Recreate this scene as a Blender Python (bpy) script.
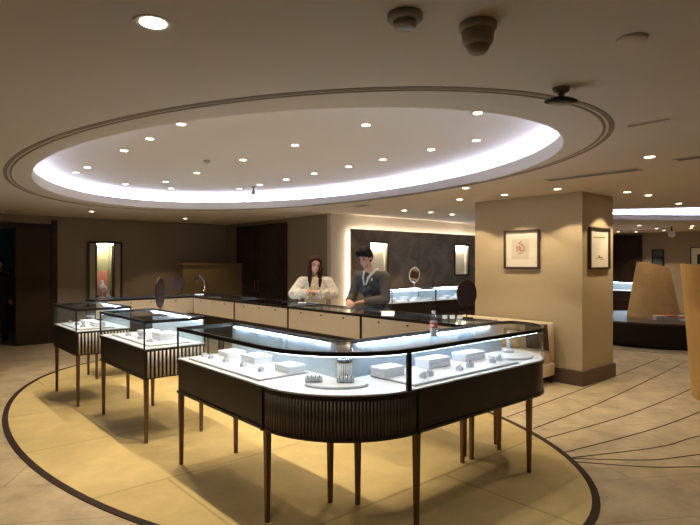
import bpy, bmesh, math, random
from mathutils import Vector, Matrix
from mathutils.geometry import tessellate_polygon
random.seed(7)
PI = math.pi
for o in list(bpy.data.objects): bpy.data.objects.remove(o)
S = bpy.context.scene
C = S.collection
# ---------------- camera, world, exposure ----------------
cam = bpy.data.cameras.new('camera'); cam.sensor_width = 36; cam.lens = 540/700*36
cam.clip_start = .05; cam.clip_end = 60
co = bpy.data.objects.new('camera', cam); C.objects.link(co)
co.location = (0, 0, 1.6); co.rotation_euler = (PI/2, 0, math.radians(-41))
S.camera = co
w = bpy.data.worlds.new('world'); S.world = w; w.use_nodes = True
w.node_tree.nodes['Background'].inputs[0].default_value = (.5, .42, .33, 1)
w.node_tree.nodes['Background'].inputs[1].default_value = .05
S.view_settings.view_transform = 'Standard'; S.view_settings.look = 'None'
S.view_settings.gamma = 1; S.view_settings.use_curve_mapping = False
S.view_settings.exposure = -0.05
CEIL = 2.52; RZ = 2.80; TOP = 1.088; DECK = .835; BOT = .57
SPOT_W = 60.0; LED_W = 7.0; COVE_W = 14.0
WARM = (1, .79, .52)

# ---------------- materials ----------------
def mat(name, col, rough=.6, metal=0, var=0, vscale=6, bump=0, bscale=120, spec=.5, emit=None, es=0, sheen=0):
    m = bpy.data.materials.new(name); m.use_nodes = True
    nt = m.node_tree; b = nt.nodes['Principled BSDF']
    b.inputs['Base Color'].default_value = (*col, 1)
    b.inputs['Roughness'].default_value = rough; b.inputs['Metallic'].default_value = metal
    b.inputs['Specular IOR Level'].default_value = spec
    if sheen: b.inputs['Sheen Weight'].default_value = sheen
    if emit:
        b.inputs['Emission Color'].default_value = (*emit, 1); b.inputs['Emission Strength'].default_value = es
    tc = nt.nodes.new('ShaderNodeTexCoord')
    if var:
        n = nt.nodes.new('ShaderNodeTexNoise'); n.inputs['Scale'].default_value = vscale; n.inputs['Detail'].default_value = 6
        nt.links.new(tc.outputs['Object'], n.inputs['Vector'])
        r = nt.nodes.new('ShaderNodeValToRGB')
        r.color_ramp.elements[0].position = .3; r.color_ramp.elements[1].position = .7
        r.color_ramp.elements[0].color = (*[c*(1-var) for c in col], 1)
        r.color_ramp.elements[1].color = (*[min(1, c*(1+var)) for c in col], 1)
        nt.links.new(n.outputs['Fac'], r.inputs['Fac']); nt.links.new(r.outputs['Color'], b.inputs['Base Color'])
    if bump:
        n2 = nt.nodes.new('ShaderNodeTexNoise'); n2.inputs['Scale'].default_value = bscale
        nt.links.new(tc.outputs['Object'], n2.inputs['Vector'])
        bp = nt.nodes.new('ShaderNodeBump'); bp.inputs['Strength'].default_value = bump; bp.inputs['Distance'].default_value = .01
        nt.links.new(n2.outputs['Fac'], bp.inputs['Height']); nt.links.new(bp.outputs['Normal'], b.inputs['Normal'])
    return m
def glass_mat(name, tint, k0=.04, k1=.6):
    m = bpy.data.materials.new(name); m.use_nodes = True; nt = m.node_tree; nt.nodes.clear()
    out = nt.nodes.new('ShaderNodeOutputMaterial'); mix = nt.nodes.new('ShaderNodeMixShader')
    tr = nt.nodes.new('ShaderNodeBsdfTransparent'); tr.inputs[0].default_value = (*tint, 1)
    gl = nt.nodes.new('ShaderNodeBsdfGlossy'); gl.inputs['Roughness'].default_value = .01
    lw = nt.nodes.new('ShaderNodeLayerWeight'); lw.inputs['Blend'].default_value = .5
    pw = nt.nodes.new('ShaderNodeMath'); pw.operation = 'POWER'; pw.inputs[1].default_value = 5
    ma = nt.nodes.new('ShaderNodeMath'); ma.operation = 'MULTIPLY_ADD'; ma.inputs[1].default_value = k1; ma.inputs[2].default_value = k0
    L = nt.links.new
    L(lw.outputs['Facing'], pw.inputs[0]); L(pw.outputs[0], ma.inputs[0]); L(ma.outputs[0], mix.inputs[0])
    L(tr.outputs[0], mix.inputs[1]); L(gl.outputs[0], mix.inputs[2]); L(mix.outputs[0], out.inputs['Surface'])
    return m
def stone_mat():
    m = mat('brown marble', (.05, .04, .03), .3); nt = m.node_tree; b = nt.nodes['Principled BSDF']; L = nt.links.new
    tc = nt.nodes.new('ShaderNodeTexCoord')
    n = nt.nodes.new('ShaderNodeTexNoise'); n.inputs['Scale'].default_value = 2.2; n.inputs['Detail'].default_value = 9; n.inputs['Distortion'].default_value = 1.4
    L(tc.outputs['Object'], n.inputs['Vector'])
    r = nt.nodes.new('ShaderNodeValToRGB'); e = r.color_ramp.elements
    e[0].position = .3; e[0].color = (.11, .085, .064, 1); e[1].position = .75; e[1].color = (.27, .22, .165, 1)
    x = e.new(.5); x.color = (.175, .14, .105, 1)
    x = e.new(.515); x.color = (.21, .17, .13, 1); x = e.new(.53); x.color = (.18, .145, .11, 1)
    L(n.outputs['Fac'], r.inputs['Fac']); L(r.outputs['Color'], b.inputs['Base Color'])
    return m
def tile_mat(name, col, col2, w, h, mortar, msize, rough, ang=0, nz=.12, spec=.5):
    m = mat(name, col, rough, spec=spec); nt = m.node_tree; b = nt.nodes['Principled BSDF']; L = nt.links.new
    tc = nt.nodes.new('ShaderNodeTexCoord'); mp = nt.nodes.new('ShaderNodeMapping'); mp.inputs['Rotation'].default_value[2] = ang
    br = nt.nodes.new('ShaderNodeTexBrick'); br.offset = .5
    br.inputs['Color1'].default_value = (*col, 1); br.inputs['Color2'].default_value = (*col2, 1); br.inputs['Mortar'].default_value = (*mortar, 1)
    br.inputs['Scale'].default_value = 1; br.inputs['Brick Width'].default_value = w; br.inputs['Row Height'].default_value = h
    br.inputs['Mortar Size'].default_value = msize; br.inputs['Mortar Smooth'].default_value = .2
    L(tc.outputs['Object'], mp.inputs['Vector']); L(mp.outputs[0], br.inputs['Vector'])
    n = nt.nodes.new('ShaderNodeTexNoise'); n.inputs['Scale'].default_value = 3; n.inputs['Detail'].default_value = 10; n.inputs['Roughness'].default_value = .65
    L(tc.outputs['Object'], n.inputs['Vector'])
    mr = nt.nodes.new('ShaderNodeMapRange'); mr.inputs['From Min'].default_value = .3; mr.inputs['From Max'].default_value = .7
    mr.inputs['To Min'].default_value = 1-nz; mr.inputs['To Max'].default_value = 1+nz
    L(n.outputs['Fac'], mr.inputs['Value'])
    vm = nt.nodes.new('ShaderNodeVectorMath'); vm.operation = 'SCALE'
    L(br.outputs['Color'], vm.inputs[0]); L(mr.outputs[0], vm.inputs['Scale']); L(vm.outputs[0], b.inputs['Base Color'])
    return m
M = dict(
    ceiling=mat('ceiling paint', (.60, .53, .45), .85, var=.02, vscale=2),
    recess=mat('recess paint', (.66, .61, .55), .85),
    wall=mat('taupe wallcovering', (.23, .175, .115), .75, var=.05, vscale=30, bump=.1),
    cream=mat('cream wallcovering', (.50, .405, .255), .75, var=.04, vscale=40, bump=.15, bscale=200),
    skirting=mat('brown skirting', (.10, .055, .03), .4),
    carpet=tile_mat('gold carpet', (.56, .445, .21), (.53, .42, .195), 3.2, 1.3, (.42, .33, .15), .012, .8, 0, .13, .25),
    tile=tile_mat('beige stone floor', (.47, .39, .25), (.44, .365, .235), 1.8, .6, (.34, .28, .18), .008, .5, .55, .3, .4),
    inlay=mat('dark floor inlay', (.035, .02, .012), .6, spec=.2),
    stone=stone_mat(),
    dark=mat('dark bronze panel', (.022, .014, .010), .38, .0, var=.15, vscale=8),
    frame=mat('dark metal frame', (.02, .015, .012), .35, .5),
    flute=mat('bronze fluting', (.52, .48, .44), .4, .45),
    leg=mat('bronze leg', (.17, .10, .06), .4, .6),
    cabinet=mat('cream cabinet door', (.72, .67, .57), .5, var=.03, vscale=20),
    mirror=mat('pale liner', (.60, .70, .78), .22, .12),
    frontfill=mat('front fill led', (1, 1, 1), .5, emit=(.66, .80, 1), es=38),  # glow of the added front strips, fill for the box fronts
    fluteb=mat('dark bronze fluting', (.17, .145, .125), .42, .4),
    chrome=mat('ribbed silver', (.7, .72, .75), .15, 1),
    deck=mat('white display deck', (.85, .86, .88), .5),
    tray=mat('white leatherette', (.80, .80, .83), .5, var=.03, vscale=30),
    trayedge=mat('grey tray edge', (.35, .34, .37), .5),
    jewel=mat('silver jewellery', (.55, .56, .58), .25, .9),
    grey=mat('grey velvet', (.55, .56, .60), .8, sheen=.3),
    glass=glass_mat('clear glass', (.96, .98, .97), .03, .75),
    glasstop=glass_mat('counter glass top', (.86, .88, .87), .05, .36),
    led=mat('cool led', (1, 1, 1), .5, emit=(.64, .79, 1), es=105),
    cove=mat('cove led', (1, 1, 1), .5, emit=(.60, .68, 1), es=23),
    warmled=mat('warm led', (1, 1, 1), .5, emit=(1, .92, .80), es=36),
    nicheled=mat('niche led', (1, 1, 1), .5, emit=(1, .88, .68), es=110),
    lens=mat('downlight lens', (1, 1, 1), .5, emit=(1, .86, .66), es=14),
    trimw=mat('white trim', (.6, .56, .5), .5),
    darkdoor=mat('dark wood door', (.028, .017, .013), .6, var=.3, vscale=4, spec=.2),
    brownpanel=mat('brown panel', (.05, .032, .02), .8, var=.08, vscale=3, spec=.1),
    black=mat('matt black', (.012, .011, .011), .5),
    mirrorback=mat('dark mirror back', (.030, .014, .010), .6, spec=.25),
    silver=mat('mirror glass', (.8, .8, .8), .03, 1),
    gold=mat('gold fabric', (.56, .35, .12), .65, var=.06, vscale=10, bump=.1),
    sofa=mat('cream upholstery', (.70, .58, .40), .8, sheen=.3, bump=.1),
    cushion=mat('brown cushion', (.07, .045, .035), .8, var=.4, vscale=60),
    paper=mat('ivory paper', (.80, .74, .62), .8),
    pictureframe=mat('dark picture frame', (.05, .03, .02), .35),
    red=mat('red label', (.62, .14, .12), .4),
    plastic=mat('white plastic', (.8, .8, .78), .35),
    pet=glass_mat('clear plastic', (.82, .86, .88), .15, .6),
    water=mat('cloudy drink', (.75, .75, .72), .3),
    detector=mat('grey plastic', (.26, .24, .20), .5),
    camera=mat('dim camera housing', (.34, .31, .25), .5),
    green=mat('olive niche lining', (.33, .33, .20), .7),
    pink=mat('pink card', (.75, .33, .25), .7),
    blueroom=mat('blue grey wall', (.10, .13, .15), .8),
    skin=mat('skin', (.62, .36, .26), .55), skin2=mat('skin tanned', (.50, .29, .20), .55),
    lips=mat('lips', (.5, .12, .10), .5), eyes=mat('dark eyes', (.02, .015, .012), .3),
    hair=mat('dark brown hair', (.040, .014, .008), .7, var=.4, vscale=40, spec=.12), hairb=mat('black hair', (.010, .008, .008), .7, var=.3, vscale=40, spec=.12),
    fluff=mat('ivory fleece', (.66, .60, .50), .95, var=.16, vscale=40, bump=.9, bscale=55, sheen=.6),
    blouse=mat('cream knit', (.72, .62, .40), .9), 
    trousers=mat('dark trousers', (.03, .03, .035), .85),
    jacket=mat('navy jacket', (.030, .034, .044), .75, var=.7, vscale=14), sleeve=mat('grey brown sleeve', (.065, .055, .048), .8, var=.2, vscale=12),
    collar=mat('light grey collar', (.45, .45, .46), .8), shoe=mat('black leather', (.015, .013, .012), .35),
)

# ---------------- geometry helpers ----------------
def link(name, bm, m, parent=None, smooth=False, loc=None):
    bmesh.ops.remove_doubles(bm, verts=bm.verts, dist=1e-5)
    bmesh.ops.recalc_face_normals(bm, faces=bm.faces)
    me = bpy.data.meshes.new(name); bm.to_mesh(me); bm.free()
    if smooth:
        for p in me.polygons: p.use_smooth = True
    o = bpy.data.objects.new(name, me); C.objects.link(o)
    for mm in (m if isinstance(m, (list, tuple)) else [m]): me.materials.append(mm)
    if parent is not None: o.parent = parent
    if loc: o.location = loc
    return o
def B(): return bmesh.new()
def box(bm, x0, x1, y0, y1, z0, z1, bev=0, mi=0):
    b2 = bmesh.new(); bmesh.ops.create_cube(b2, size=1)
    bmesh.ops.scale(b2, vec=(x1-x0, y1-y0, z1-z0), verts=b2.verts)
    bmesh.ops.translate(b2, vec=((x0+x1)/2, (y0+y1)/2, (z0+z1)/2), verts=b2.verts)
    if bev: bmesh.ops.bevel(b2, geom=b2.edges[:], offset=bev, segments=2, affect='EDGES', profile=.5)
    merge(bm, b2, mi); return bm
def merge(bm, b2, mi=0):
    vs = [bm.verts.new(v.co) for v in b2.verts]; b2.verts.index_update()
    for f in b2.faces:
        try:
            nf = bm.faces.new([vs[v.index] for v in f.verts]); nf.material_index = mi
        except ValueError: pass
    b2.free()
def prism(bm, pts, z0, z1, mi=0):
    lo = [bm.verts.new((p[0], p[1], z0)) for p in pts]; hi = [bm.verts.new((p[0], p[1], z1)) for p in pts]
    n = len(pts)
    for i in range(n):
        f = bm.faces.new([lo[i], lo[(i+1) % n], hi[(i+1) % n], hi[i]]); f.material_index = mi
    tris = tessellate_polygon([[Vector((p[0], p[1], 0)) for p in pts]])
    for t in tris:
        for L in (lo, hi):
            try: bm.faces.new([L[k] for k in t]).material_index = mi
            except ValueError: pass
    return bm
def ring(bm, a, b, z0, z1, closed=True):
    n = len(a)
    A0 = [bm.verts.new((*p, z0)) for p in a]; A1 = [bm.verts.new((*p, z1)) for p in a]
    B0 = [bm.verts.new((*p, z0)) for p in b]; B1 = [bm.verts.new((*p, z1)) for p in b]
    for i in range(n if closed else n-1):
        j = (i+1) % n
        bm.faces.new([A0[i], A0[j], A1[j], A1[i]]); bm.faces.new([B0[i], B0[j], B1[j], B1[i]])
        bm.faces.new([A1[i], A1[j], B1[j], B1[i]]); bm.faces.new([A0[i], A0[j], B0[j], B0[i]])
    if not closed:
        for i in (0, n-1): bm.faces.new([A0[i], A1[i], B1[i], B0[i]])
    return bm
def ribbon(bm, pts, z0, z1, t):       # thin wall along an open polyline, thickness to its left
    n = len(pts); off = []
    for i in range(n):
        a = Vector(pts[max(i-1, 0)]); c = Vector(pts[min(i+1, n-1)]); p = Vector(pts[i])
        d1 = (p-a).normalized() if i > 0 else (c-p).normalized(); d2 = (c-p).normalized() if i < n-1 else d1
        n1 = Vector((-d1.y, d1.x)); n2 = Vector((-d2.y, d2.x)); m = (n1+n2)
        m = m.normalized(); k = t/max(.3, m.dot(n1)); q = p+m*k; off.append((q.x, q.y))
    return ring(bm, pts, off, z0, z1, False)
def lathe(bm, prof, n=24, cx=0, cy=0, mi=0):
    rows = []
    for r, z in prof:
        rows.append([bm.verts.new((cx+r*math.cos(2*PI*k/n), cy+r*math.sin(2*PI*k/n), z)) for k in range(n)] if r > 1e-5 else [bm.verts.new((cx, cy, z))])
    for a, b in zip(rows, rows[1:]):
        for k in range(n):
            j = (k+1) % n
            vs = [a[k % len(a)], a[j % len(a)], b[j % len(b)], b[k % len(b)]]
            u = []
            for v in vs:
                if v not in u: u.append(v)
            if len(u) > 2: bm.faces.new(u).material_index = mi
    for r in (rows[0], rows[-1]):
        if len(r) > 2: bm.faces.new(r).material_index = mi
    return bm
def tube(bm, pts, r, n=10):
    pts = [Vector(p) for p in pts]; rs = r if isinstance(r, (list, tuple)) else [r]*len(pts); rows = []
    up = Vector((0, 0, 1))
    for i, p in enumerate(pts):
        d = (pts[min(i+1, len(pts)-1)]-pts[max(i-1, 0)]).normalized()
        s = d.cross(up) if abs(d.z) < .95 else d.cross(Vector((1, 0, 0))); s.normalize(); t = s.cross(d)
        rows.append([bm.verts.new(p+rs[i]*(math.cos(2*PI*k/n)*s+math.sin(2*PI*k/n)*t)) for k in range(n)])
    for a, b in zip(rows, rows[1:]):
        for k in range(n): bm.faces.new([a[k], a[(k+1) % n], b[(k+1) % n], b[k]])
    bm.faces.new(rows[0]); bm.faces.new(rows[-1]); return bm
def ball(bm, c, r, seg=16, rot=None):
    b2 = bmesh.new(); bmesh.ops.create_uvsphere(b2, u_segments=seg, v_segments=max(6, seg*2//3), radius=1)
    rr = r if isinstance(r, (list, tuple)) else (r, r, r)
    bmesh.ops.scale(b2, vec=rr, verts=b2.verts)
    if rot: bmesh.ops.rotate(b2, matrix=rot, verts=b2.verts)
    bmesh.ops.translate(b2, vec=c, verts=b2.verts); merge(bm, b2); return bm
def ellipse(cx, cy, a, b, n=128, rot=0):
    c, s = math.cos(rot), math.sin(rot)
    return [(cx+a*math.cos(t)*c-b*math.sin(t)*s, cy+a*math.cos(t)*s+b*math.sin(t)*c) for t in [2*PI*k/n for k in range(n)]]
def roundpoly(vs, rad, inset=0, seg=14):   # CCW outline with filleted corners, offset inwards
    n = len(vs); off = []; sg = []
    for i in range(n):
        a, p, c = Vector(vs[i-1]), Vector(vs[i]), Vector(vs[(i+1) % n])
        d1 = (p-a).normalized(); d2 = (c-p).normalized(); n1 = Vector((-d1.y, d1.x)); n2 = Vector((-d2.y, d2.x))
        off.append(p+(n1+n2)*inset/(1+n1.dot(n2))); sg.append(1 if d1.x*d2.y-d1.y*d2.x > 0 else -1)
    out = []; tags = []
    for i in range(n):
        a, p, c = off[i-1], off[i], off[(i+1) % n]
        r = rad[i]-inset*sg[i] if rad[i] > 0 else 0
        if r <= .002: out.append((p.x, p.y)); tags.append(i); continue
        d1 = (p-a).normalized(); d2 = (c-p).normalized()
        nn = Vector((-d1.y, d1.x))*sg[i]; ce = p-d1*r+nn*r
        a0 = math.atan2(-nn.y, -nn.x); tot = sg[i]*PI/2
        for k in range(seg+1):
            t = a0+tot*k/seg; out.append((ce.x+r*math.cos(t), ce.y+r*math.sin(t))); tags.append(i)
    return out, tags
def thing(name, label, cat, loc=(0, 0, 0), rz=0, group=None):
    o = bpy.data.objects.new(name, None); C.objects.link(o); o.location = loc; o.rotation_euler = (0, 0, rz)
    o['label'] = label; o['category'] = cat
    if group: o['group'] = group
    o.empty_display_size = .1
    return o
def tag(o, label, cat, group=None):
    o['label'] = label; o['category'] = cat
    if group: o['group'] = group
    return o
def struct(name, bm, m, parent=None, smooth=False):
    o = link(name, bm, m, parent, smooth); o['kind'] = 'structure'; return o
def dup(root, loc, rz=0, label=None, group=None):
    r = root.copy(); C.objects.link(r); r.location = loc; r.rotation_euler = (0, 0, rz)
    if label: r['label'] = label
    if group: r['group'] = group
    for ch in list(root.children):
        c = ch.copy(); C.objects.link(c); c.parent = r
        for g in list(ch.children):
            d = g.copy(); C.objects.link(d); d.parent = c
    return r
def remesh(o, vox, sub=False):
    m = o.modifiers.new('skin', 'REMESH'); m.mode = 'VOXEL'; m.voxel_size = vox; m.use_smooth_shade = True
    s = o.modifiers.new('soft', 'SMOOTH'); s.factor = .5; s.iterations = 3
    return o

# ---------------- room shell ----------------
X0, X1, Y0, Y1 = -3.0, 18.0, -4.0, 12.0
EC = (3.05, 5.43)
RC = (3.27, 5.43); E_lip = ellipse(*RC, 2.17, 3.56); E_cove = ellipse(*RC, 2.34, 3.73)
R2c = (12.75, 2.55); R2rot = math.radians(-41)
L2 = ellipse(*R2c, 4.6, 1.45, 96, R2rot); K2 = ellipse(*R2c, 4.75, 1.6, 96, R2rot)
# floor
bm = B(); box(bm, X0, X1, Y0, 15, -.05, 0); struct('floor', bm, M['tile'])
bm = B(); prism(bm, ellipse(*EC, 2.16, 3.90), 0.0005, .004); struct('trim_1', bm, M['carpet'])
bm = B(); ring(bm, ellipse(*EC, 2.195, 3.945), ellipse(*EC, 2.143, 3.893), .001, .007); struct('trim_2', bm, M['inlay'])
lines = [[(4.98, 3.15), (6.91, 3.23), (9.8, 3.4)], [(4.84, 2.76), (6.41, 2.78), (9.77, 3.01)], [(4.52, 2.54), (5.95, 2.36), (7.79, 2.32), (9.6, 2.4)],
         [(4.45, 2.22), (5.52, 2.01), (6.6, 1.9), (8.4, 1.8)], [(4.34, 2.11), (5.09, 1.77), (5.69, 1.64), (7.4, 1.2)], [(4.30, 2.09), (4.69, 1.71), (5.14, 1.48), (6.3, .9)], [(4.24, 2.03), (4.53, 1.65), (4.83, 1.39), (5.6, .7)]]
def smoothline(ps, n=24):
    out = []
    P_ = [ps[0]]+ps+[ps[-1]]
    for i in range(1, len(P_)-2):
        for k in range(n//(len(ps)-1)+1):
            t = k/(n//(len(ps)-1)+1)
            out.append(tuple(.5*((2*P_[i][a])+(-P_[i-1][a]+P_[i+1][a])*t+(2*P_[i-1][a]-5*P_[i][a]+4*P_[i+1][a]-P_[i+2][a])*t*t+(-P_[i-1][a]+3*P_[i][a]-3*P_[i+1][a]+P_[i+2][a])*t**3) for a in (0, 1)))
    out.append(ps[-1]); return out
for i, L_ in enumerate(lines):
    d_ = (Vector(L_[0])-Vector(L_[1])).normalized()*.09; L_[0] = (L_[0][0]+d_.x, L_[0][1]+d_.y)
    bm = B(); ribbon(bm, smoothline(L_), .0005, .003, .012); struct('trim_%d' % (i+3), bm, M['inlay'])
# ring line around the plinth
PL = (12.10, 4.32)
bm = B(); ring(bm, ellipse(*PL, 1.80, 1.80, 80), ellipse(*PL, 1.83, 1.83, 80), .0005, .003); struct('trim_10', bm, M['inlay'])
# ceiling with two oval openings
rect = [(X0, Y0), (X1, Y0), (X1, 15), (X0, 15)]
def sheet(loops, z):
    bm = B(); flat = [bm.verts.new((*p, z)) for lp in loops for p in lp]
    for t in tessellate_polygon([[Vector((*p, 0)) for p in lp] for lp in loops]):
        try: bm.faces.new([flat[k] for k in t])
        except ValueError: pass
    return bm
struct('ceiling', sheet([rect, E_lip, L2], CEIL), M['ceiling'])
def recess(lip, cov, i, parent=None):
    h = CEIL+.12
    bm = B(); n = len(lip)
    def band(a, za, b, zb):
        A = [bm.verts.new((*p, za)) for p in a]; Bv = [bm.verts.new((*p, zb)) for p in b]
        for k in range(n): bm.faces.new([A[k], A[(k+1) % n], Bv[(k+1) % n], Bv[k]])
    band(lip, CEIL, lip, h); band(lip, h, cov, h); band(cov, h, cov, RZ)
    bm.faces.new([bm.verts.new((*p, RZ)) for p in cov])
    struct('ceiling', bm, M['recess']).name = 'ceiling_recess'
recess(E_lip, E_cove, 1); recess(L2, K2, 2)
def cove_strip(c, a, b, rot, n, label):
    bm = B(); ring(bm, ellipse(*c, a+.10, b+.10, n, rot), ellipse(*c, a+.13, b+.13, n, rot), CEIL+.122, CEIL+.142)
    tag(link('cove_light_strip', bm, M['cove']), label, 'light strip')
cove_strip(RC, 2.17, 3.56, 0, 128, 'cool white light strip around the large oval ceiling recess above the showcases')
cove_strip(R2c, 4.6, 1.45, R2rot, 96, 'cool white light strip in the far ceiling recess right of the pillar')
# double groove moulding round the oval, its shade painted as two dark rings
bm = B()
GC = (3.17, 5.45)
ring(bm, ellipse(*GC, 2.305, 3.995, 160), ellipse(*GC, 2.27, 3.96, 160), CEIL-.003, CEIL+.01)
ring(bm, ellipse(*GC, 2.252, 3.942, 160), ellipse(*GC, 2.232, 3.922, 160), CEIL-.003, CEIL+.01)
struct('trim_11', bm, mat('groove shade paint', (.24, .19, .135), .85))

def wall_y(name, y, x0, x1, z0, z1, holes, m, t=.1, parent=None):   # wall at constant y (front face at y), holes [(x0,x1,z0,z1)]
    xs = sorted({x0, x1, *[h[0] for h in holes], *[h[1] for h in holes]}); zs = sorted({z0, z1, *[h[2] for h in holes], *[h[3] for h in holes]})
    bm = B()
    for a, b in zip(xs, xs[1:]):
        for c, d in zip(zs, zs[1:]):
            cx, cz = (a+b)/2, (c+d)/2
            if any(h[0] < cx < h[1] and h[2] < cz < h[3] for h in holes): continue
            box(bm, a, b, y, y+t, c, d)
    return struct(name, bm, m, parent)
wall_y('wall_left', 12.0, X0, 6.4, 0, 3.0, [(.9, 1.95, -.1, 2.26), (3.40, 3.74, .86, 2.00)], M['wall'])
bm = B(); box(bm, 6.4, 6.5, 7.95, 12.0, 0, 3.0); struct('wall_back', bm, M['wall'])
bm = B(); box(bm, 6.34, 18, 7.84, 7.95, 0, 3.0); struct('wall_far', bm, mat('pale far wallcovering', (.50, .42, .32), .8))
bm = B(); box(bm, 18, 18.1, Y0, 7.84, 0, 3.0); struct('wall_right', bm, mat('pale taupe wallcovering', (.33, .27, .20), .8))
bm = B(); box(bm, X0, X1, Y0-.1, Y0, 0, 3.0); struct('wall_front', bm, M['wall'])
bm = B(); box(bm, X0-.1, X0, Y0, 12.1, 0, 3.0); struct('wall_side', bm, M['wall'])
# dim back room behind the left doorway
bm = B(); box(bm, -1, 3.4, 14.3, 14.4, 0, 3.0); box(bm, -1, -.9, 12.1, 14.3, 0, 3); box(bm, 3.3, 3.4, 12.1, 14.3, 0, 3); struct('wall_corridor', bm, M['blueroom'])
# door surround, dark panel beside opening
bm = B(); box(bm, .8, .9, 11.97, 12.12, 0, 2.34); box(bm, .9, 2.62, 11.97, 12.0, 2.26, 2.36); box(bm, 2.56, 2.66, 11.94, 12.0, 0, 2.44)
struct('door_1', bm, M['darkdoor'])
bm = B(); box(bm, 1.95, 2.56, 11.965, 12.0, 0, 2.26); o = struct('door_2', bm, M['brownpanel'])
# dark double door in the back wall
d3 = B(); box(d3, 6.36, 6.4, 9.35, 11.42, 0, 2.44); d3 = struct('door_3', d3, M['darkdoor'])
for a in (9.42, 10.40):
    bm = B(); box(bm, 6.335, 6.36, a, a+.96, .02, 2.38, .006); box(bm, 6.32, 6.336, a+.12, a+.84, .25, 1.05, .004); box(bm, 6.32, 6.336, a+.12, a+.84, 1.2, 2.25, .004)
    lf = link('door_leaf', bm, M['darkdoor'], d3)
    bm = B(); yy = a+.9 if a < 10 else a+.06; tube(bm, [(6.335, yy, .95), (6.28, yy, .95), (6.28, yy, 1.2), (6.335, yy, 1.2)], .009)
    link('handle', bm, M['leg'], lf)
# baseboards
for nm, a in (('baseboard_left', (2.66, 6.38, 11.975, 12.0)), ('baseboard_far', (6.36, 6.7, 7.815, 7.84)), ('baseboard_back', (6.375, 6.4, 7.95, 9.35))):
    bm = B(); box(bm, *a, 0, .12); struct(nm, bm, M['skirting'])
# far right dark opening and wall fittings
bm = B(); box(bm, 17.9, 18, 6.75, 7.84, 0, 2.45); struct('door_4', bm, M['darkdoor'])
# pillar
bm = B(); box(bm, 6.85, 7.76, 3.3, 4.97, 0, 2.6); pil = struct('wall_pillar', bm, M['cream'])
bm = B(); box(bm, 6.82, 7.79, 3.27, 5.0, 0, .19, .004); struct('baseboard_pillar', bm, M['skirting'])
# low partition near the back door
bm = B(); box(bm, 4.9, 6.36, 11.1, 11.25, 0, 1.55); box(bm, 4.87, 6.36, 11.07, 11.28, 1.55, 1.58)
tag(link('low_partition', bm, mat('olive brown partition', (.17, .115, .045), .6)), 'olive brown waist high screen wall standing left of the dark double door', 'partition')

# stone feature wall with two lit niches
NI = [(7.22, 7.68, 1.33, 1.98), (9.86, 10.34, 1.33, 1.98)]
sw = wall_y('wall_stone', 7.70, 6.74, 11.0, 0, 2.24, NI, M['stone'], .05)
for i, (a, b, c, d) in enumerate(NI):
    bm = B(); box(bm, a, b, 7.80, 7.81, c, d); box(bm, a-.01, a, 7.75, 7.81, c, d); box(bm, b, b+.01, 7.75, 7.81, c, d); box(bm, a, b, 7.75, 7.81, c-.01, c)
    nb = link('niche_lining', bm, M['paper'], sw)
    bm = B(); box(bm, a+.02, b-.02, 7.755, 7.775, d-.015, d-.005)
    link('niche_light', bm, M['nicheled'], nb)
    bm = B()
    for e in ((a-.03, a, c-.03, d+.03), (b, b+.03, c-.03, d+.03), (a, b, c-.03, c), (a, b, d, d+.03)): box(bm, e[0], e[1], 7.685, 7.70, e[2], e[3])
    link('niche_frame', bm, M['frame'], nb)
bm = B(); box(bm, 6.80, 6.82, 7.755, 7.775, 0, 2.18); box(bm, 6.82, 10.95, 7.755, 7.775, 2.16, 2.18)
tag(link('backlight_strip', bm, M['warmled']), 'warm white light strip glowing behind the edges of the brown marble panel', 'light strip')

# wall showcase niche on the left wall
wn = thing('wall_showcase', 'tall narrow lit niche with jewellery bust in the left wall', 'showcase', (3.57, 12.0, 0))
bm = B()
for e in ((-.35, -.31, .82, 2.04), (.31, .35, .82, 2.04), (-.31, .31, 2.0, 2.04), (-.31, .31, .82, .86), (-.19, -.165, .86, 2.0), (.165, .19, .86, 2.0)): box(bm, e[0], e[1], -.05, 0, e[2], e[3])
link('frame', bm, M['frame'], wn)
for s in (-1, 1):
    bm = B(); a, b = sorted((s*.19, s*.31)); box(bm, a, b, -.03, 0, .86, 2.0, .003); link('side_panel', bm, mat('taupe side panel', (.30, .26, .19), .5), wn)
bm = B(); box(bm, -.17, .17, .28, .29, .86, 2.0); box(bm, -.18, -.17, 0, .29, .86, 2.0); box(bm, .17, .18, 0, .29, .86, 2.0); box(bm, -.17, .17, 0, .29, .85, .86); box(bm, -.17, .17, 0, .29, 2.0, 2.01)
link('lining', bm, M['green'], wn)
bm = B(); box(bm, -.15, .15, .03, .06, 1.975, 1.995); link('light_bar', bm, mat('niche lamp', (1, 1, 1), .5, emit=(1, .88, .68), es=190), wn)
bm = B(); box(bm, -.15, .13, .24, .27, .90, 1.42); tag(link('display_card', bm, M['pink'], None, loc=(3.57, 12, 0)), 'pink backing card inside the left wall niche', 'card')
def bust(name, label, loc, s, m, cat='bust', rz=0):
    t = thing(name, label, cat, loc, rz)
    bm = B(); lathe(bm, [(0, 0), (.07*s, 0), (.07*s, .012*s), (.02*s, .03*s), (.02*s, .10*s), (.06*s, .12*s), (.10*s, .19*s), (.095*s, .24*s), (.05*s, .28*s), (.032*s, .31*s), (.032*s, .38*s), (0, .385*s)], 20)
    for v in bm.verts: v.co.y *= .6
    link('neck_form', bm, m, t, True)
    bm = B(); tube(bm, [(.075*s*math.sin(a), -.062*s*math.cos(a)-.006, .265*s-.07*s*math.cos(a)) for a in [k*.25-1.5 for k in range(13)]], .005*s, 6)
    link('necklace', bm, M['jewel'], t, True); return t
bust('necklace_bust', 'white necklace bust glowing in the left wall niche', (3.56, 12.13, .861), .95, M['tray'])
for dx, h in ((-.10, .2), (.09, .16)):
    pass
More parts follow.
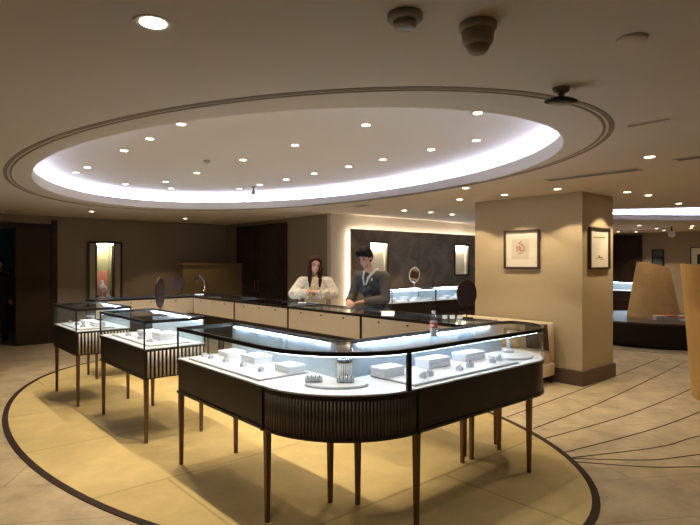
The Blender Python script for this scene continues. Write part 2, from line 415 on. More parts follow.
bm = B(); lathe(bm, [(0, 0), (.05, 0), (.05, .03), (.03, .04), (.028, .14), (.04, .16), (0, .165)], 16)
tag(link('ring_cone', bm, M['tray'], None, True, (3.67, 12.08, .861)), 'small white cone stand at the foot of the lit wall niche', 'stand')

# ---------------- ceiling fixtures ----------------
def downlight(r, power, cone, label, group, loc, blend=.7):
    t = thing('downlight', label, 'ceiling light', loc, 0, group)
    bm = B(); lathe(bm, [(r*.78, 0), (r, -.002), (r*1.18, -.004), (r*1.2, .0), (r*.8, .002)], 24); link('trim_ring', bm, M['trimw'], t, True)
    bm = B(); lathe(bm, [(0, -.003), (r*.78, -.003), (r*.78, .004), (0, .004)], 20); link('lens', bm, M['lens'], t)
    l = bpy.data.lights.new('downlight_beam', 'SPOT'); l.energy = power; l.color = WARM; l.spot_size = math.radians(cone); l.spot_blend = blend; l.shadow_soft_size = .025
    lo = bpy.data.objects.new('downlight_beam', l); C.objects.link(lo); lo.parent = t; lo.location = (0, 0, -.012)
    return t
rows = {1.97: ('left', (2.95, 3.75, 4.5, 5.23, 5.96, 7.32, 7.85)), 3.2: ('middle', (3.47, 4.54, 5.59, 6.81, 7.86)), 4.42: ('right', (3.19, 3.77, 4.5, 5.11, 5.82, 6.49, 7.21, 7.83))}
first = None
for p, (nm, qs) in rows.items():
    for q in qs:
        lb = 'small round recessed light in the %s row inside the oval ceiling recess' % nm
        gp = '%s row of recessed lights in the oval recess' % nm
        if first is None or (p > 3 and q == 3.47): first = downlight(.045, SPOT_W*(1.65 if p < 3 else .62), 84 if p < 3 else 95, lb, gp, (p, q, RZ), .5)
        else: dup(first, (p, q, RZ), 0, lb, gp)
dup(first, (3.62, 2.6, RZ), 0, 'recessed light closest to the camera side edge of the oval recess', 'end lights of the oval recess')
for p in (2.83, 3.55): dup(first, (p, 8.5, RZ), 0, 'recessed light at the far left end of the oval recess by the glowing cove', 'far end lights of the oval recess')
big = downlight(.062, SPOT_W*.6, 100, 'large round lit downlight in the front ceiling, upper left of the photo', None, (.79, 2.06, CEIL)); big.pop('group', None) if 'group' in big else None
wash = downlight(.05, SPOT_W*.75, 100, 'downlight in front of the pillar face, nearest the pillar corner', 'downlights washing the left pillar face', (6.40, 3.40, CEIL), .22)
for (x, y), lb in [((6.40, 4.16), 'downlight in front of the framed pink drawing on the pillar'), ((6.38, 4.90), 'downlight at the left edge of the pillar'),
    ((7.36, 2.95), 'downlight above the narrow framed picture on the right pillar face'), ((5.46, 4.10), 'downlight between the oval recess and the pillar'),
    ((5.06, 1.84), 'downlight right of the oval recess, between two ceiling grilles'), ((7.93, 2.9), 'downlight just right of the pillar top'),
    ((9.39, 2.99), 'downlight before the far glowing recess at right'), ((6.99, 6.58), 'left one of three downlights before the marble panel'),
    ((7.61, 6.5), 'middle one of three downlights before the marble panel'), ((8.27, 6.53), 'right one of three downlights before the marble panel'),
    ((4.8, 10.78), 'downlight above the olive brown partition'), ((2.87, 10.4), 'downlight above the left wall niche')]:
    dup(wash, (x, y, CEIL), 0, lb).pop('group', None)
wash.pop('group', None)
# lights in the parts of the shop beside and behind the camera
for (x, y) in [(3.4, -.6), (-1.2, 4.2), (6.3, -.4), (7.0, .7), (9.2, 1.0)]: dup(big, (x, y, CEIL), 0, 'downlight in the front ceiling outside the picture', 'front lights outside the picture')
for (x, y) in [(11.5, 5.9), (13.0, 6.1), (14.2, 5.4), (15.0, 6.6), (16.6, 6.9), (15.9, 5.6), (16.3, 4.9), (17.0, 5.8), (15.4, 4.6), (17.1, 6.6)]:
    dup(wash, (x, y, CEIL), 0, 'tiny distant downlight beyond the far ceiling recess at right', 'distant downlights at right')
for (x, y) in [(12.3, 3.75), (11.5, 4.2)]: dup(first, (x, y, RZ), 0, 'added recessed light inside the far ceiling recess, brightening the boxes on the round plinth', 'added lights over the round plinth')  # two added lamps so the plinth boxes are not dim
# smoke detector, camera, disc, projector, vents
t = thing('smoke_detector', 'round grey smoke detector on the ceiling near the top edge', 'smoke detector', (1.47, 1.38, CEIL))
bm = B(); lathe(bm, [(0, 0), (.065, 0), (.065, -.018), (.058, -.026), (0, -.026)], 28); link('base', bm, M['detector'], t, True)
bm = B(); lathe(bm, [(0, -.026), (.045, -.027), (.042, -.045), (.03, -.052), (0, -.052)], 28); link('sensor_head', bm, M['camera'], t, True)
t = thing('dome_camera', 'beige bulky security camera hanging from the ceiling right of the smoke detector', 'security camera', (1.74, 1.25, CEIL))
bm = B(); lathe(bm, [(0, 0), (.072, 0), (.072, -.02), (.06, -.03), (0, -.03)], 28); link('base', bm, M['camera'], t, True)
bm = B(); lathe(bm, [(0, -.028), (.062, -.03), (.058, -.07), (.048, -.085), (0, -.085)], 28); link('housing', bm, M['camera'], t, True)
bm = B(); ball(bm, (0, 0, -.085), (.045, .045, .035)); link('dome', bm, M['detector'], t, True)
bm = B(); lathe(bm, [(0, 0), (.06, 0), (.06, -.006), (.05, -.012), (0, -.012)], 28)
tag(link('ceiling_disc', bm, M['ceiling'], None, True, (2.33, .915, CEIL)), 'flat round cover plate on the ceiling at upper right', 'cover plate')
t = thing('ceiling_sensor', 'dark wide ceiling bracket device with oval lens beside the oval moulding', 'ceiling device', (2.71, 1.42, CEIL), math.radians(-41))
bm = B(); lathe(bm, [(0, 0), (.045, 0), (.04, -.02), (.018, -.028), (.018, -.055), (0, -.055)], 20); link('mount', bm, M['detector'], t, True)
bm = B(); lathe(bm, [(0, -.05), (.05, -.052), (.085, -.066), (.088, -.072), (.07, -.078), (0, -.078)], 28)
for v in bm.verts: v.co.y *= .6
link('shade', bm, M['mirrorback'], t, True)
bm = B(); lathe(bm, [(0, -.077), (.062, -.078), (.055, -.086), (0, -.09)], 24)
for v in bm.verts: v.co.y *= .6
link('lens', bm, M['camera'], t, True)
bm = B(); lathe(bm, [(0, 0), (.04, 0), (.04, -.02), (.02, -.03), (0, -.045)], 20)
tag(link('ceiling_detector', bm, M['detector'], None, True, (2.9, 5.9, RZ)), 'small dark detector on the recess ceiling between left and middle light rows', 'detector')
t = thing('sprinkler', 'small dark sprinkler hanging by the far cove band', 'sprinkler', (4.45, 7.45, RZ))
bm = B(); lathe(bm, [(0, 0), (.035, 0), (.03, -.012), (.012, -.02), (.012, -.07), (0, -.07)], 16); link('stem', bm, M['detector'], t, True)
bm = B(); ball(bm, (0, 0, -.09), .033); link('head', bm, M['detector'], t, True)
def vent(loc, L_, W_, label, rz=0):
    t = thing('ceiling_grille', label, 'vent', loc, rz)
    bm = B(); box(bm, -W_/2, W_/2, -L_/2, L_/2, -.004, 0); link('backing', bm, mat('vent dark', (.07, .055, .04), .8), t)
    bm = B()
    for e in ((-W_/2-.012, -W_/2, -L_/2, L_/2), (W_/2, W_/2+.012, -L_/2, L_/2), (-W_/2-.012, W_/2+.012, -L_/2-.012, -L_/2), (-W_/2-.012, W_/2+.012, L_/2, L_/2+.012)): box(bm, *e, -.009, 0)
    link('frame', bm, M['ceiling'], t)
    n = max(2, int(W_/.025))
    for k in range(n):
        bm = B(); x = -W_/2+(k+.5)*W_/n; box(bm, x-.003, x+.003, -L_/2, L_/2, -.008, -.003); link('slat', bm, M['detector'], t)
vent((5.62, 2.62, CEIL), .95, .13, 'long linear air grille in the ceiling above the pillar side of the oval')
vent((5.36, 1.45, CEIL), .55, .12, 'short air grille at the right edge of the ceiling')
vent((3.81, 1.39, CEIL), .22, .015, 'tiny thin slot in the ceiling right of the oval moulding')
vent((1.79, 11.2, CEIL), .16, .2, 'small dark grille in the ceiling before the left doorway')
vent((5.85, 6.45, CEIL), .3, .12, 'small grille in the ceiling between oval recess and standing couple')

# ---------------- display cases ----------------
def make_flutes(pts, step, name, parent, r=.008, m='flute'):
    segs = []; tot = 0
    for a, b in zip(pts, pts[1:]):
        l = math.hypot(b[0]-a[0], b[1]-a[1]); segs.append((a, b, l)); tot += l
    n = int(tot/step); bm = B()
    for k in range(n):
        s = (k+.5)*tot/n
        for a, b, l in segs:
            if s <= l: break
            s -= l
        t = s/l; x = a[0]+(b[0]-a[0])*t; y = a[1]+(b[1]-a[1])*t
        d = math.atan2(b[1]-a[1], b[0]-a[0])
        b2 = bmesh.new(); bmesh.ops.create_cone(b2, cap_ends=True, segments=8, radius1=r, radius2=r, depth=DECK-BOT-.035)
        bmesh.ops.rotate(b2, matrix=Matrix.Rotation(d, 3, 'Z'), verts=b2.verts)
        bmesh.ops.translate(b2, vec=(x, y, (DECK+BOT)/2-.005), verts=b2.verts); merge(bm, b2)
    return link(name, bm, M[m], parent, True)
def leg(parent, x, y):
    bm = B(); b2 = bmesh.new()
    bmesh.ops.create_cone(b2, cap_ends=True, segments=4, radius1=.017, radius2=.026, depth=BOT)
    bmesh.ops.rotate(b2, matrix=Matrix.Rotation(PI/4, 3, 'Z'), verts=b2.verts)
    bmesh.ops.translate(b2, vec=(x, y, BOT/2), verts=b2.verts); merge(bm, b2)
    b2 = bmesh.new(); bmesh.ops.create_cone(b2, cap_ends=True, segments=12, radius1=.016, radius2=.016, depth=.006)
    bmesh.ops.translate(b2, vec=(x, y, .004), verts=b2.verts); merge(bm, b2)
    return link('leg', bm, M['leg'], parent)
def rect_case(label, w, d, loc, rz, group=None, doors=1, flute_ends=True, flute_front=False, led=True):
    """local frame: front glass at y=0 looking to -y, staff doors at y=d, x 0..w"""
    t = thing('display_case', label, 'display case', loc, rz, group)
    bm = B(); box(bm, .008, w-.008, .008, d-.008, BOT, DECK-.002, .004); box(bm, 0, w, 0, d, DECK-.03, DECK-.003); box(bm, 0, w, 0, d, BOT, BOT+.02); link('cabinet_body', bm, M['dark'], t)
    if flute_ends:
        for x in (-.001, w+.001): make_flutes([(x, .02), (x, d-.02)], .034, 'fluted_panel', t, .0095)
    if flute_front: make_flutes([(.02, -.001), (w-.02, -.001)], .022, 'fluted_panel', t, .007)
    for x in (.03, w-.03):
        for y in (.03, d-.03): leg(t, x, y)
    bm = B(); box(bm, .004, w-.004, .004, d-.004, DECK-.002, DECK+.006); link('deck', bm, M['deck'], t)
    g = .005; z0, z1 = DECK+.006, TOP-.02
    for a in ((.004, w-.004, .003, .003+g), (.003, .003+g, .01, d-.03), (w-.003-g, w-.003, .01, d-.03)):
        bm = B(); box(bm, *a, z0, z1); link('glass_pane', bm, M['glass'], t)
    bm = B(); box(bm, .015, w-.015, .015, d-.015, TOP-.012, TOP-.004); link('glass_top', bm, M['glasstop'], t)
    bm = B(); ring(bm, [(0, 0), (w, 0), (w, d), (0, d)], [(.018, .018), (w-.018, .018), (w-.018, d-.018), (.018, d-.018)], TOP-.027, TOP)
    for x in (0, w-.012):
        for y in (0, d-.012): box(bm, x, x+.012, y, y+.012, DECK, TOP-.02)
    link('frame', bm, M['frame'], t)
    bm = B(); box(bm, .012, w-.012, d-.024, d-.016, z0, TOP-.022); link('back_liner', bm, M['mirror'], t)
    bm = B(); box(bm, .02, w-.02, d-.034, d-.028, TOP-.033, TOP-.027); link('led_strip', bm, M['led'], t)
    if led:
        bm = B(); box(bm, .02, w-.02, .011, .017, TOP-.0305, TOP-.0272); link('led_strip', bm, M['frontfill'], t)  # added fill strip under the front frame, lights the displays from the front
    for k in range(doors):
        a = .012+k*(w-.024)/doors; b = a+(w-.024)/doors
        bm = B(); box(bm, a+.003, b-.003, d-.014, d-.001, DECK-.01, TOP-.024, .002); dr = link('back_door', bm, M['cabinet'], t)
        for q in [a+(b-a)*f for f in ((.2, .5, .8) if b-a > .8 else (.5,))]:
            bm = B(); b2 = bmesh.new(); bmesh.ops.create_cone(b2, cap_ends=True, segments=14, radius1=.009, radius2=.008, depth=.01)
            bmesh.ops.rotate(b2, matrix=Matrix.Rotation(PI/2, 3, 'X'), verts=b2.verts); bmesh.ops.translate(b2, vec=(q, d+.003, TOP-.06), verts=b2.verts); merge(bm, b2)
            link('lock', bm, M['frame'], dr)
    return t
# two separate cases on the left of the island: fronts look to -x (rotate -90deg)
case1 = rect_case('small glass case furthest left, lit white inside', 1.01, .60, (1.62, 7.47, 0), -PI/2)
case2 = rect_case('middle glass case with fluted end and oval mirror standing on it', 1.27, .58, (1.74, 6.02, 0), -PI/2)
# staff side counters, cream doors towards the camera: fronts look to +x
BR = ['counter case nearest the pillar end, dark round mirror on top', 'counter case in front of the man in the navy jacket', 'counter case in front of the woman in ivory fleece', 'counter case with plain top left of the woman']
for k in range(4):
    rect_case('cream backed '+BR[k], 1.268, .51, (4.11, 2.71+k*1.272, 0), PI/2, 'cream backed counter cases in the back row', doors=1, flute_ends=False, led=False)
case5 = rect_case('cream backed counter case closing the far left end of the island', 1.9, .45, (4.10, 8.27, 0), PI, doors=2, flute_ends=False, led=False)
# cases before the marble panel: fronts look to -y
for k, lb in enumerate(('left lit glass case before the marble panel, behind the man', 'middle lit glass case before the marble panel', 'right lit glass case before the marble panel, next to pillar edge')):
    rect_case(lb, 1.26, .5, (7.16+k*1.262, 7.05, 0), 0, 'lit cases before the marble panel', doors=1, flute_ends=False)
rect_case('distant lit glass case in the dark opening right of the pillar', 1.3, .5, (15.1, 7.2, 0), -PI/2, doors=1, flute_ends=False)

# the large L-shaped case
LV = [(1.77, 2.18), (4.21, 2.18), (4.21, 2.69), (2.28, 2.69), (2.28, 4.13), (1.77, 4.13)]
LR = [.66, .42, .09, .045, 0, 0]
Lc = thing('corner_display_case', 'large L shaped glass case with rounded fluted corner in the foreground', 'display case', (0, 0, 0))
def outl(i): return roundpoly(LV, LR, i)[0]
bm = B(); prism(bm, outl(.010), BOT, DECK-.003); ring(bm, outl(0), outl(.02), DECK-.028, DECK-.003); ring(bm, outl(0), outl(.02), BOT, BOT+.018); link('cabinet_body', bm, M['dark'], Lc)
bm = B(); prism(bm, outl(.004), DECK-.003, DECK+.006); link('deck', bm, M['deck'], Lc)
o1, tg = roundpoly(LV, LR, .008)
arc = [p for p, k in zip(o1, tg) if k == 0]
make_flutes(arc, .021, 'fluted_panel', Lc, .0072, 'fluteb')
for (x, y) in ((1.762, 2.85), (2.435, 2.172)):
    bm = B(); box(bm, x, x+.022, y, y+.022, BOT-.002, DECK); link('corner_strip', bm, M['dark'], Lc)
for (x, y) in [(1.795, 4.10), (1.795, 2.84), (2.45, 2.205), (3.72, 2.205), (2.25, 4.05), (2.26, 2.80), (2.38, 2.66), (3.50, 2.66), (3.62, 2.66), (3.98, 2.64)]: leg(Lc, x, y)
bm = B(); ring(bm, outl(0), outl(.018), TOP-.027, TOP); link('frame', bm, M['frame'], Lc)
bm = B(); prism(bm, outl(.015), TOP-.012, TOP-.004); link('glass_top', bm, M['glasstop'], Lc)
o2, t2 = roundpoly(LV, LR, .006)
mid = (2.44, 2.186)
a0 = [p for p, k in zip(o2, t2) if k == 0]
bm = B(); ribbon(bm, [(1.776, 4.12)]+a0+[mid], DECK+.006, TOP-.02, .005); link('glass_pane', bm, M['glass'], Lc, False)
bm = B(); ribbon(bm, [mid]+[p for p, k in zip(o2, t2) if k == 1]+[p for p, k in zip(o2, t2) if k == 2], DECK+.006, TOP-.02, .005); link('glass_pane', bm, M['glass'], Lc)
bm = B(); box(bm, 1.785, 2.26, 4.119, 4.124, DECK+.006, TOP-.02); link('glass_pane', bm, M['glass'], Lc)
for e in ((2.352, 2.386, 2.184, 2.20), (1.771, 1.783, 4.116, 4.128), (2.268, 2.279, 4.116, 4.128)):
    bm = B(); box(bm, *e, DECK, TOP-.02); link('post', bm, M['frame'], Lc)
bm = B(); box(bm, 2.256, 2.264, 2.74, 4.116, DECK+.006, TOP-.022); box(bm, 2.33, 4.05, 2.666, 2.674, DECK+.006, TOP-.022); link('back_liner', bm, M['mirror'], Lc)
bm = B(); box(bm, 2.248, 2.254, 2.80, 4.08, TOP-.033, TOP-.027); link('led_strip', bm, M['led'], Lc)
bm = B(); box(bm, 2.38, 3.86, 2.656, 2.662, TOP-.033, TOP-.027); link('led_strip', bm, M['led'], Lc)
fl = roundpoly(LV, LR, .012)
bm = B(); ribbon(bm, [(1.782, 4.05)]+[p for p, k in zip(*fl) if k == 0]+[p for p, k in zip(*fl) if k == 1][:8], TOP-.0305, TOP-.0272, .005); link('led_strip', bm, M['frontfill'], Lc)  # added fill strip along the outer frame, for the front faces of the boxes
bm = B()
for k in range(22):
    a = 2*PI*k/22; b2 = bmesh.new(); bmesh.ops.create_cone(b2, cap_ends=True, segments=8, radius1=.0075, radius2=.0075, depth=TOP-DECK-.03)
    bmesh.ops.translate(b2, vec=(2.287+.046*math.cos(a), 2.683+.046*math.sin(a), (TOP+DECK)/2-.01), verts=b2.verts); merge(bm, b2)
lathe(bm, [(0, DECK+.006), (.044, DECK+.006), (.044, TOP-.024), (0, TOP-.024)], 24, 2.287, 2.683)
link('corner_column', bm, M['chrome'], Lc, True)
for (a, b) in ((2.75, 3.42), (3.42, 4.11)):
    bm = B(); box(bm, 2.266, 2.279, a+.003, b-.003, DECK-.01, TOP-.024, .002); link('back_door', bm, M['cabinet'], Lc)
for (a, b) in ((2.34, 3.2), (3.2, 4.07)):
    bm = B(); box(bm, a+.003, b-.003, 2.676, 2.689, DECK-.01, TOP-.024, .002); link('back_door', bm, M['cabinet'], Lc)

# ---------------- jewellery displays ----------------
ZD = DECK+.0062
def rect_tray(name, x0, x1, y0, y1, label, group=None, r=.01):
    t = thing(name, label, 'tray', ((x0+x1)/2, (y0+y1)/2, ZD), 0, group); a, b = (x1-x0)/2, (y1-y0)/2
    v = [(-a, -b), (a, -b), (a, b), (-a, b)]
    bm = B(); prism(bm, roundpoly(v, [r]*4, 0, 5)[0], 0, .007); link('tray_edge', bm, M['trayedge'], t)
    bm = B(); prism(bm, roundpoly(v, [r]*4, .003, 5)[0], .007, .014); link('tray_pad', bm, M['tray'], t)
    return t
ZT = ZD+.0142
rect_tray('display_tray', 1.82, 2.22, 2.98, 4.03, 'long white tray filling the left arm of the L shaped case')
rect_tray('display_tray', 2.46, 3.62, 2.23, 2.63, 'long white tray filling the right arm of the L shaped case')
rect_tray('display_tray', 1.82, 2.22, 4.85, 5.88, 'white tray inside the middle case under the oval mirror')
rect_tray('display_tray', 1.67, 2.06, 6.54, 7.38, 'white tray inside the small case furthest left')
for k in range(3): rect_tray('display_tray', 7.24+k*1.262, 8.34+k*1.262, 7.12, 7.48, ('left', 'middle', 'right')[k]+' white tray in the row of cases before the marble panel', 'trays before the marble panel')
def round_tray(x, y, a, b, rz, label):
    t = thing('round_tray', label, 'tray', (x, y, ZD), rz)
    bm = B(); prism(bm, ellipse(0, 0, a, b, 40), 0, .007); link('tray_edge', bm, M['trayedge'], t)
    bm = B(); prism(bm, ellipse(0, 0, a-.004, b-.004, 40), .007, .016); link('tray_pad', bm, M['tray'], t)
round_tray(2.13, 2.58, .20, .125, math.radians(-45), 'half round white tray in the curved corner of the L shaped case')
round_tray(3.84, 2.44, .19, .17, 0, 'oval white tray in the rounded right end of the L shaped case')
def block(x, y, sx, sy, h, rz, label, z=ZT):
    t = thing('jewellery_box', label, 'display box', (x, y, z), rz)
    bm = B(); box(bm, -sx/2, sx/2, -sy/2, sy/2, 0, h*.55, .004); link('box_base', bm, M['tray'], t)
    bm = B(); box(bm, -sx/2-.002, sx/2+.002, -sy/2-.002, sy/2+.002, h*.58, h, .004); link('lid', bm, M['tray'], t)
    bm = B(); box(bm, -sx/2+.004, sx/2-.004, -sy/2+.004, sy/2-.004, h*.5, h*.6); link('seam', bm, M['trayedge'], t)
    return t
block(2.12, 3.88, .15, .17, .042, 0, 'low white box in the left arm tray, furthest from the curved corner')
block(2.13, 3.52, .16, .19, .055, 0, 'wide white box in the middle of the left arm tray')
block(2.12, 3.07, .14, .17, .05, 0, 'white box in the left arm tray nearest the ribbed silver column')
block(2.54, 2.54, .19, .13, .06, 0, 'white box in the right arm nearest the ribbed silver column')
block(3.0, 2.54, .24, .13, .065, 0, 'white box in the middle of the right arm tray')
block(3.42, 2.54, .25, .13, .06, 0, 'white box in the right arm tray below the plastic bottle side nearest the pillar')
block(2.09, 5.16, .17, .22, .065, 0, 'pale white box in the middle case near its fluted end')
block(2.08, 5.55, .16, .2, .05, 0, 'white box in the middle case at its far end')
block(1.93, 7.1, .15, .2, .04, 0, 'white box inside the case furthest left')
block(1.93, 6.75, .13, .16, .05, 0, 'white box at the fluted end of the case furthest left')
pos = [(7.45, 7.34), (7.8, 7.34), (8.15, 7.34), (8.72, 7.34), (9.1, 7.34), (9.5, 7.34), (10.0, 7.34), (10.4, 7.34)]
for k, (x, y) in enumerate(pos):
    block(x, y, .16, .1, .05+.02*(k % 2), 0, 'white box among the displays before the brown marble panel')['group'] = 'boxes before the marble panel'
def roll(x, y, rz, label, n=1, z=ZT):
    t = thing('ring_stand', label, 'ring stand', (x, y, z), rz)
    bm = B(); prof = [(-.022, 0), (.022, 0), (.022, .012), (.014, .030), (-.004, .034), (-.018, .022)]
    L_ = .028*n
    for s in (-1, 1): pass
    lo = [bm.verts.new((-L_/2, a, b)) for a, b in prof]; hi = [bm.verts.new((L_/2, a, b)) for a, b in prof]
    for i in range(6): bm.faces.new([lo[i], lo[(i+1) % 6], hi[(i+1) % 6], hi[i]])
    bm.faces.new(lo); bm.faces.new(hi)
    link('stand_block', bm, M['grey'], t)
    for k in range(n):
        bm = B(); x0 = -L_/2+.014+k*.028; tube(bm, [(x0+.009*math.cos(a), -.006+.004*math.sin(a), .034+.009*math.sin(a)) for a in [j*PI/5 for j in range(11)]], .0018, 6)
        link('ring', bm, M['jewel'], t, True)
    return t
def cuff(x, y, rz, label, z=ZT+.002):
    t = thing('bracelet_stand', label, 'bracelet stand', (x, y, z), rz)
    bm = B(); tube(bm, [(-.055, 0, .02), (-.05, 0, .02), (.05, 0, .02), (.055, 0, .02)], [.013, .02, .02, .013], 16); link('pillow', bm, M['grey'], t, True)
    for k in range(4):
        bm = B(); x0 = -.036+k*.024; tube(bm, [(x0, .0225*math.cos(a), .02+.0225*math.sin(a)) for a in [j*PI/8 for j in range(17)]], .003, 6)
        link('bracelet', bm, M['jewel'], t, True)
cuff(2.03, 2.68, math.radians(-41), 'grey bracelet pillow on the left half of the curved corner tray')
cuff(2.17, 2.54, math.radians(-41), 'grey bracelet pillow on the right half of the curved corner tray')
for i, (x, y) in enumerate([(1.93, 3.97), (1.93, 3.86), (1.95, 3.66), (1.96, 3.42), (1.96, 3.18)]):
    roll(x, y, -PI/2+.1*i, ('first', 'second', 'third', 'fourth', 'fifth')[i]+' small grey ring stand on the left arm tray, counted from its far end')
for i, (x, y) in enumerate([(2.64, 2.32), (2.72, 2.34), (3.02, 2.32), (3.18, 2.35), (3.43, 2.33), (3.56, 2.36)]):
    roll(x, y, .1*i, ('first', 'second', 'third', 'fourth', 'fifth', 'sixth')[i]+' small grey ring stand on the right arm tray, counted from the dark post', 1+i % 2)
for i, (x, y) in enumerate([(1.90, 5.05), (1.91, 5.30), (1.9, 5.62)]): roll(x, y, -PI/2, ('near', 'middle', 'far')[i]+' grey ring stand in the glass case carrying the oval mirror', 2)
for i, (x, y) in enumerate([(1.76, 6.72), (1.77, 7.0), (1.76, 7.26)]): roll(x, y, -PI/2, ('near', 'middle', 'far')[i]+' grey ring stand in the case furthest left', 2)
for i in range(9): roll(7.35+i*.4, 7.19, 0, 'small grey ring stand at the glass of the cases before the marble panel', 2)['group'] = 'ring stands before the marble panel'
# slim pendant stand at the right end of the L case
t = thing('pendant_stand', 'slim grey pendant stand on white foot at the rounded right end of the case', 'stand', (3.93, 2.52, ZD+.0162))
bm = B(); lathe(bm, [(0, 0), (.045, 0), (.045, .02), (.03, .03), (0, .03)], 24); link('foot', bm, M['tray'], t, True)
bm = B(); lathe(bm, [(0, .03), (.018, .032), (.014, .08), (.016, .15), (.012, .175), (0, .18)], 16); link('stem', bm, M['grey'], t, True)

# ---------------- mirrors and small things on the counters ----------------
def stand_mirror(name, label, loc, rz, a, b, zc, m, glass=True, tilt=0, foot=.06, thick=.012):
    t = thing(name, label, 'mirror', loc, rz)
    bm = B(); lathe(bm, [(0, 0), (foot, 0), (foot, .008), (foot*.3, .014), (0, .014)], 24); link('foot', bm, m, t, True)
    bm = B(); tube(bm, [(0, 0, .01), (0, 0, zc-b+.01)], .006, 10); link('stem', bm, m, t, True)
    bm = B(); el = ellipse(0, 0, a, b, 40)
    prism(bm, el, -thick/2, thick/2)
    bmesh.ops.rotate(bm, matrix=Matrix.Rotation(PI/2, 3, 'X'), verts=bm.verts); bmesh.ops.rotate(bm, matrix=Matrix.Rotation(tilt, 3, 'X'), verts=bm.verts)
    bmesh.ops.translate(bm, vec=(0, 0, zc), verts=bm.verts); fr = link('mirror_frame', bm, m, t)
    if glass:
        bm = B(); prism(bm, ellipse(0, 0, a-.012, b-.012, 40), thick/2, thick/2+.002)
        bmesh.ops.rotate(bm, matrix=Matrix.Rotation(PI/2, 3, 'X'), verts=bm.verts); bmesh.ops.rotate(bm, matrix=Matrix.Rotation(tilt, 3, 'X'), verts=bm.verts)
        bmesh.ops.translate(bm, vec=(0, 0, zc), verts=bm.verts); link('mirror_glass', bm, M['silver'], fr)
    return t
TZ = TOP+.0005
V = math.radians(-41)
stand_mirror('oval_mirror', 'dark oval swivel mirror seen nearly edge on, standing on the middle glass case', (2.03, 5.12, TZ), V+math.radians(268), .11, .145, .22, M['mirrorback'], foot=.075)
stand_mirror('round_mirror', 'dark round mirror with its back turned, standing near the pillar end of the counter', (4.05, 3.03, TZ), V+PI+.3, .10, .128, .225, M['mirrorback'], foot=.06)
stand_mirror('table_mirror', 'small oval silver framed mirror on the case before the marble panel', (8.05, 7.3, TZ), V+.2, .11, .16, .26, M['plastic'], tilt=.25, foot=.1)
stand_mirror('small_mirror', 'small reddish dark mirror on the far left counter behind the oval mirror', (3.48, 8.06, TZ), V+PI+.5, .10, .11, .19, M['mirrorback'], foot=.06)
t = thing('earring_stand', 'thin curved earring stand with dark pad and white foot on the far left counter', 'stand', (3.80, 8.0, TZ), V)
bm = B(); lathe(bm, [(0, 0), (.07, 0), (.07, .012), (0, .016)], 24); link('foot', bm, M['tray'], t, True)
bm = B(); tube(bm, [(.05, 0, .01), (.08, 0, .08), (.085, 0, .16), (.06, 0, .24), (.0, 0, .31)], .006); link('arm', bm, M['chrome'], t, True)
bm = B(); ball(bm, (-.03, 0, .26), (.035, .02, .065)); link('pad', bm, M['mirrorback'], t, True)
t = thing('plastic_bottle', 'small clear plastic drink bottle with red label on the L shaped case', 'bottle', (2.90, 2.45, TZ-.004), .3)
bm = B(); lathe(bm, [(0, 0), (.024, 0), (.027, .008), (.027, .045), (.025, .06), (.027, .075), (.027, .12), (.022, .14), (.012, .155), (.011, .165), (0, .165)], 24); link('bottle_body', bm, M['pet'], t, True)
bm = B(); lathe(bm, [(0, .004), (.023, .004), (.024, .04), (.0235, .11), (0, .112)], 20); link('drink', bm, M['water'], t, True)
bm = B(); lathe(bm, [(.0275, .062), (.0283, .063), (.0283, .1), (.0275, .101)], 24); lb = link('label', bm, M['red'], t, True)
bm = B(); box(bm, -.029, -.0275, -.012, .012, .075, .088); link('label_mark', bm, M['plastic'], lb)
bm = B(); lathe(bm, [(0, .16), (.0145, .16), (.0145, .178), (.013, .18), (0, .18)], 20); link('cap', bm, M['plastic'], t, True)
for i in range(3):
    bm = B(); box(bm, -.022, .022, -.004, .004, 0, .035, .001)
    tag(link('price_card', bm, M['paper'], None, False, (3.86+i*.05, 3.13-i*.045, TZ)), ('left', 'middle', 'right')[i]+' tiny ivory card at the foot of the dark round mirror', 'card', 'cards by the round mirror').rotation_euler[2] = V
for i in range(2):
    bm = B(); box(bm, -.06, .06, -.035, .035, 0, .02, .002)
    tag(link('card_box', bm, M['paper'], None, False, (3.70, 3.70, TZ+i*.0205)), ('lower', 'upper')[i]+' ivory card box stacked on the counter beside the man', 'box').rotation_euler[2] = V+i*.2
bm = B(); box(bm, -.05, .05, -.03, .03, 0, .012, .002)
tag(link('phone', bm, M['tray'], None, False, (4.0, 5.52, TZ)), 'pale folded cloth and phone lying on the counter below the woman', 'phone').rotation_euler[2] = V

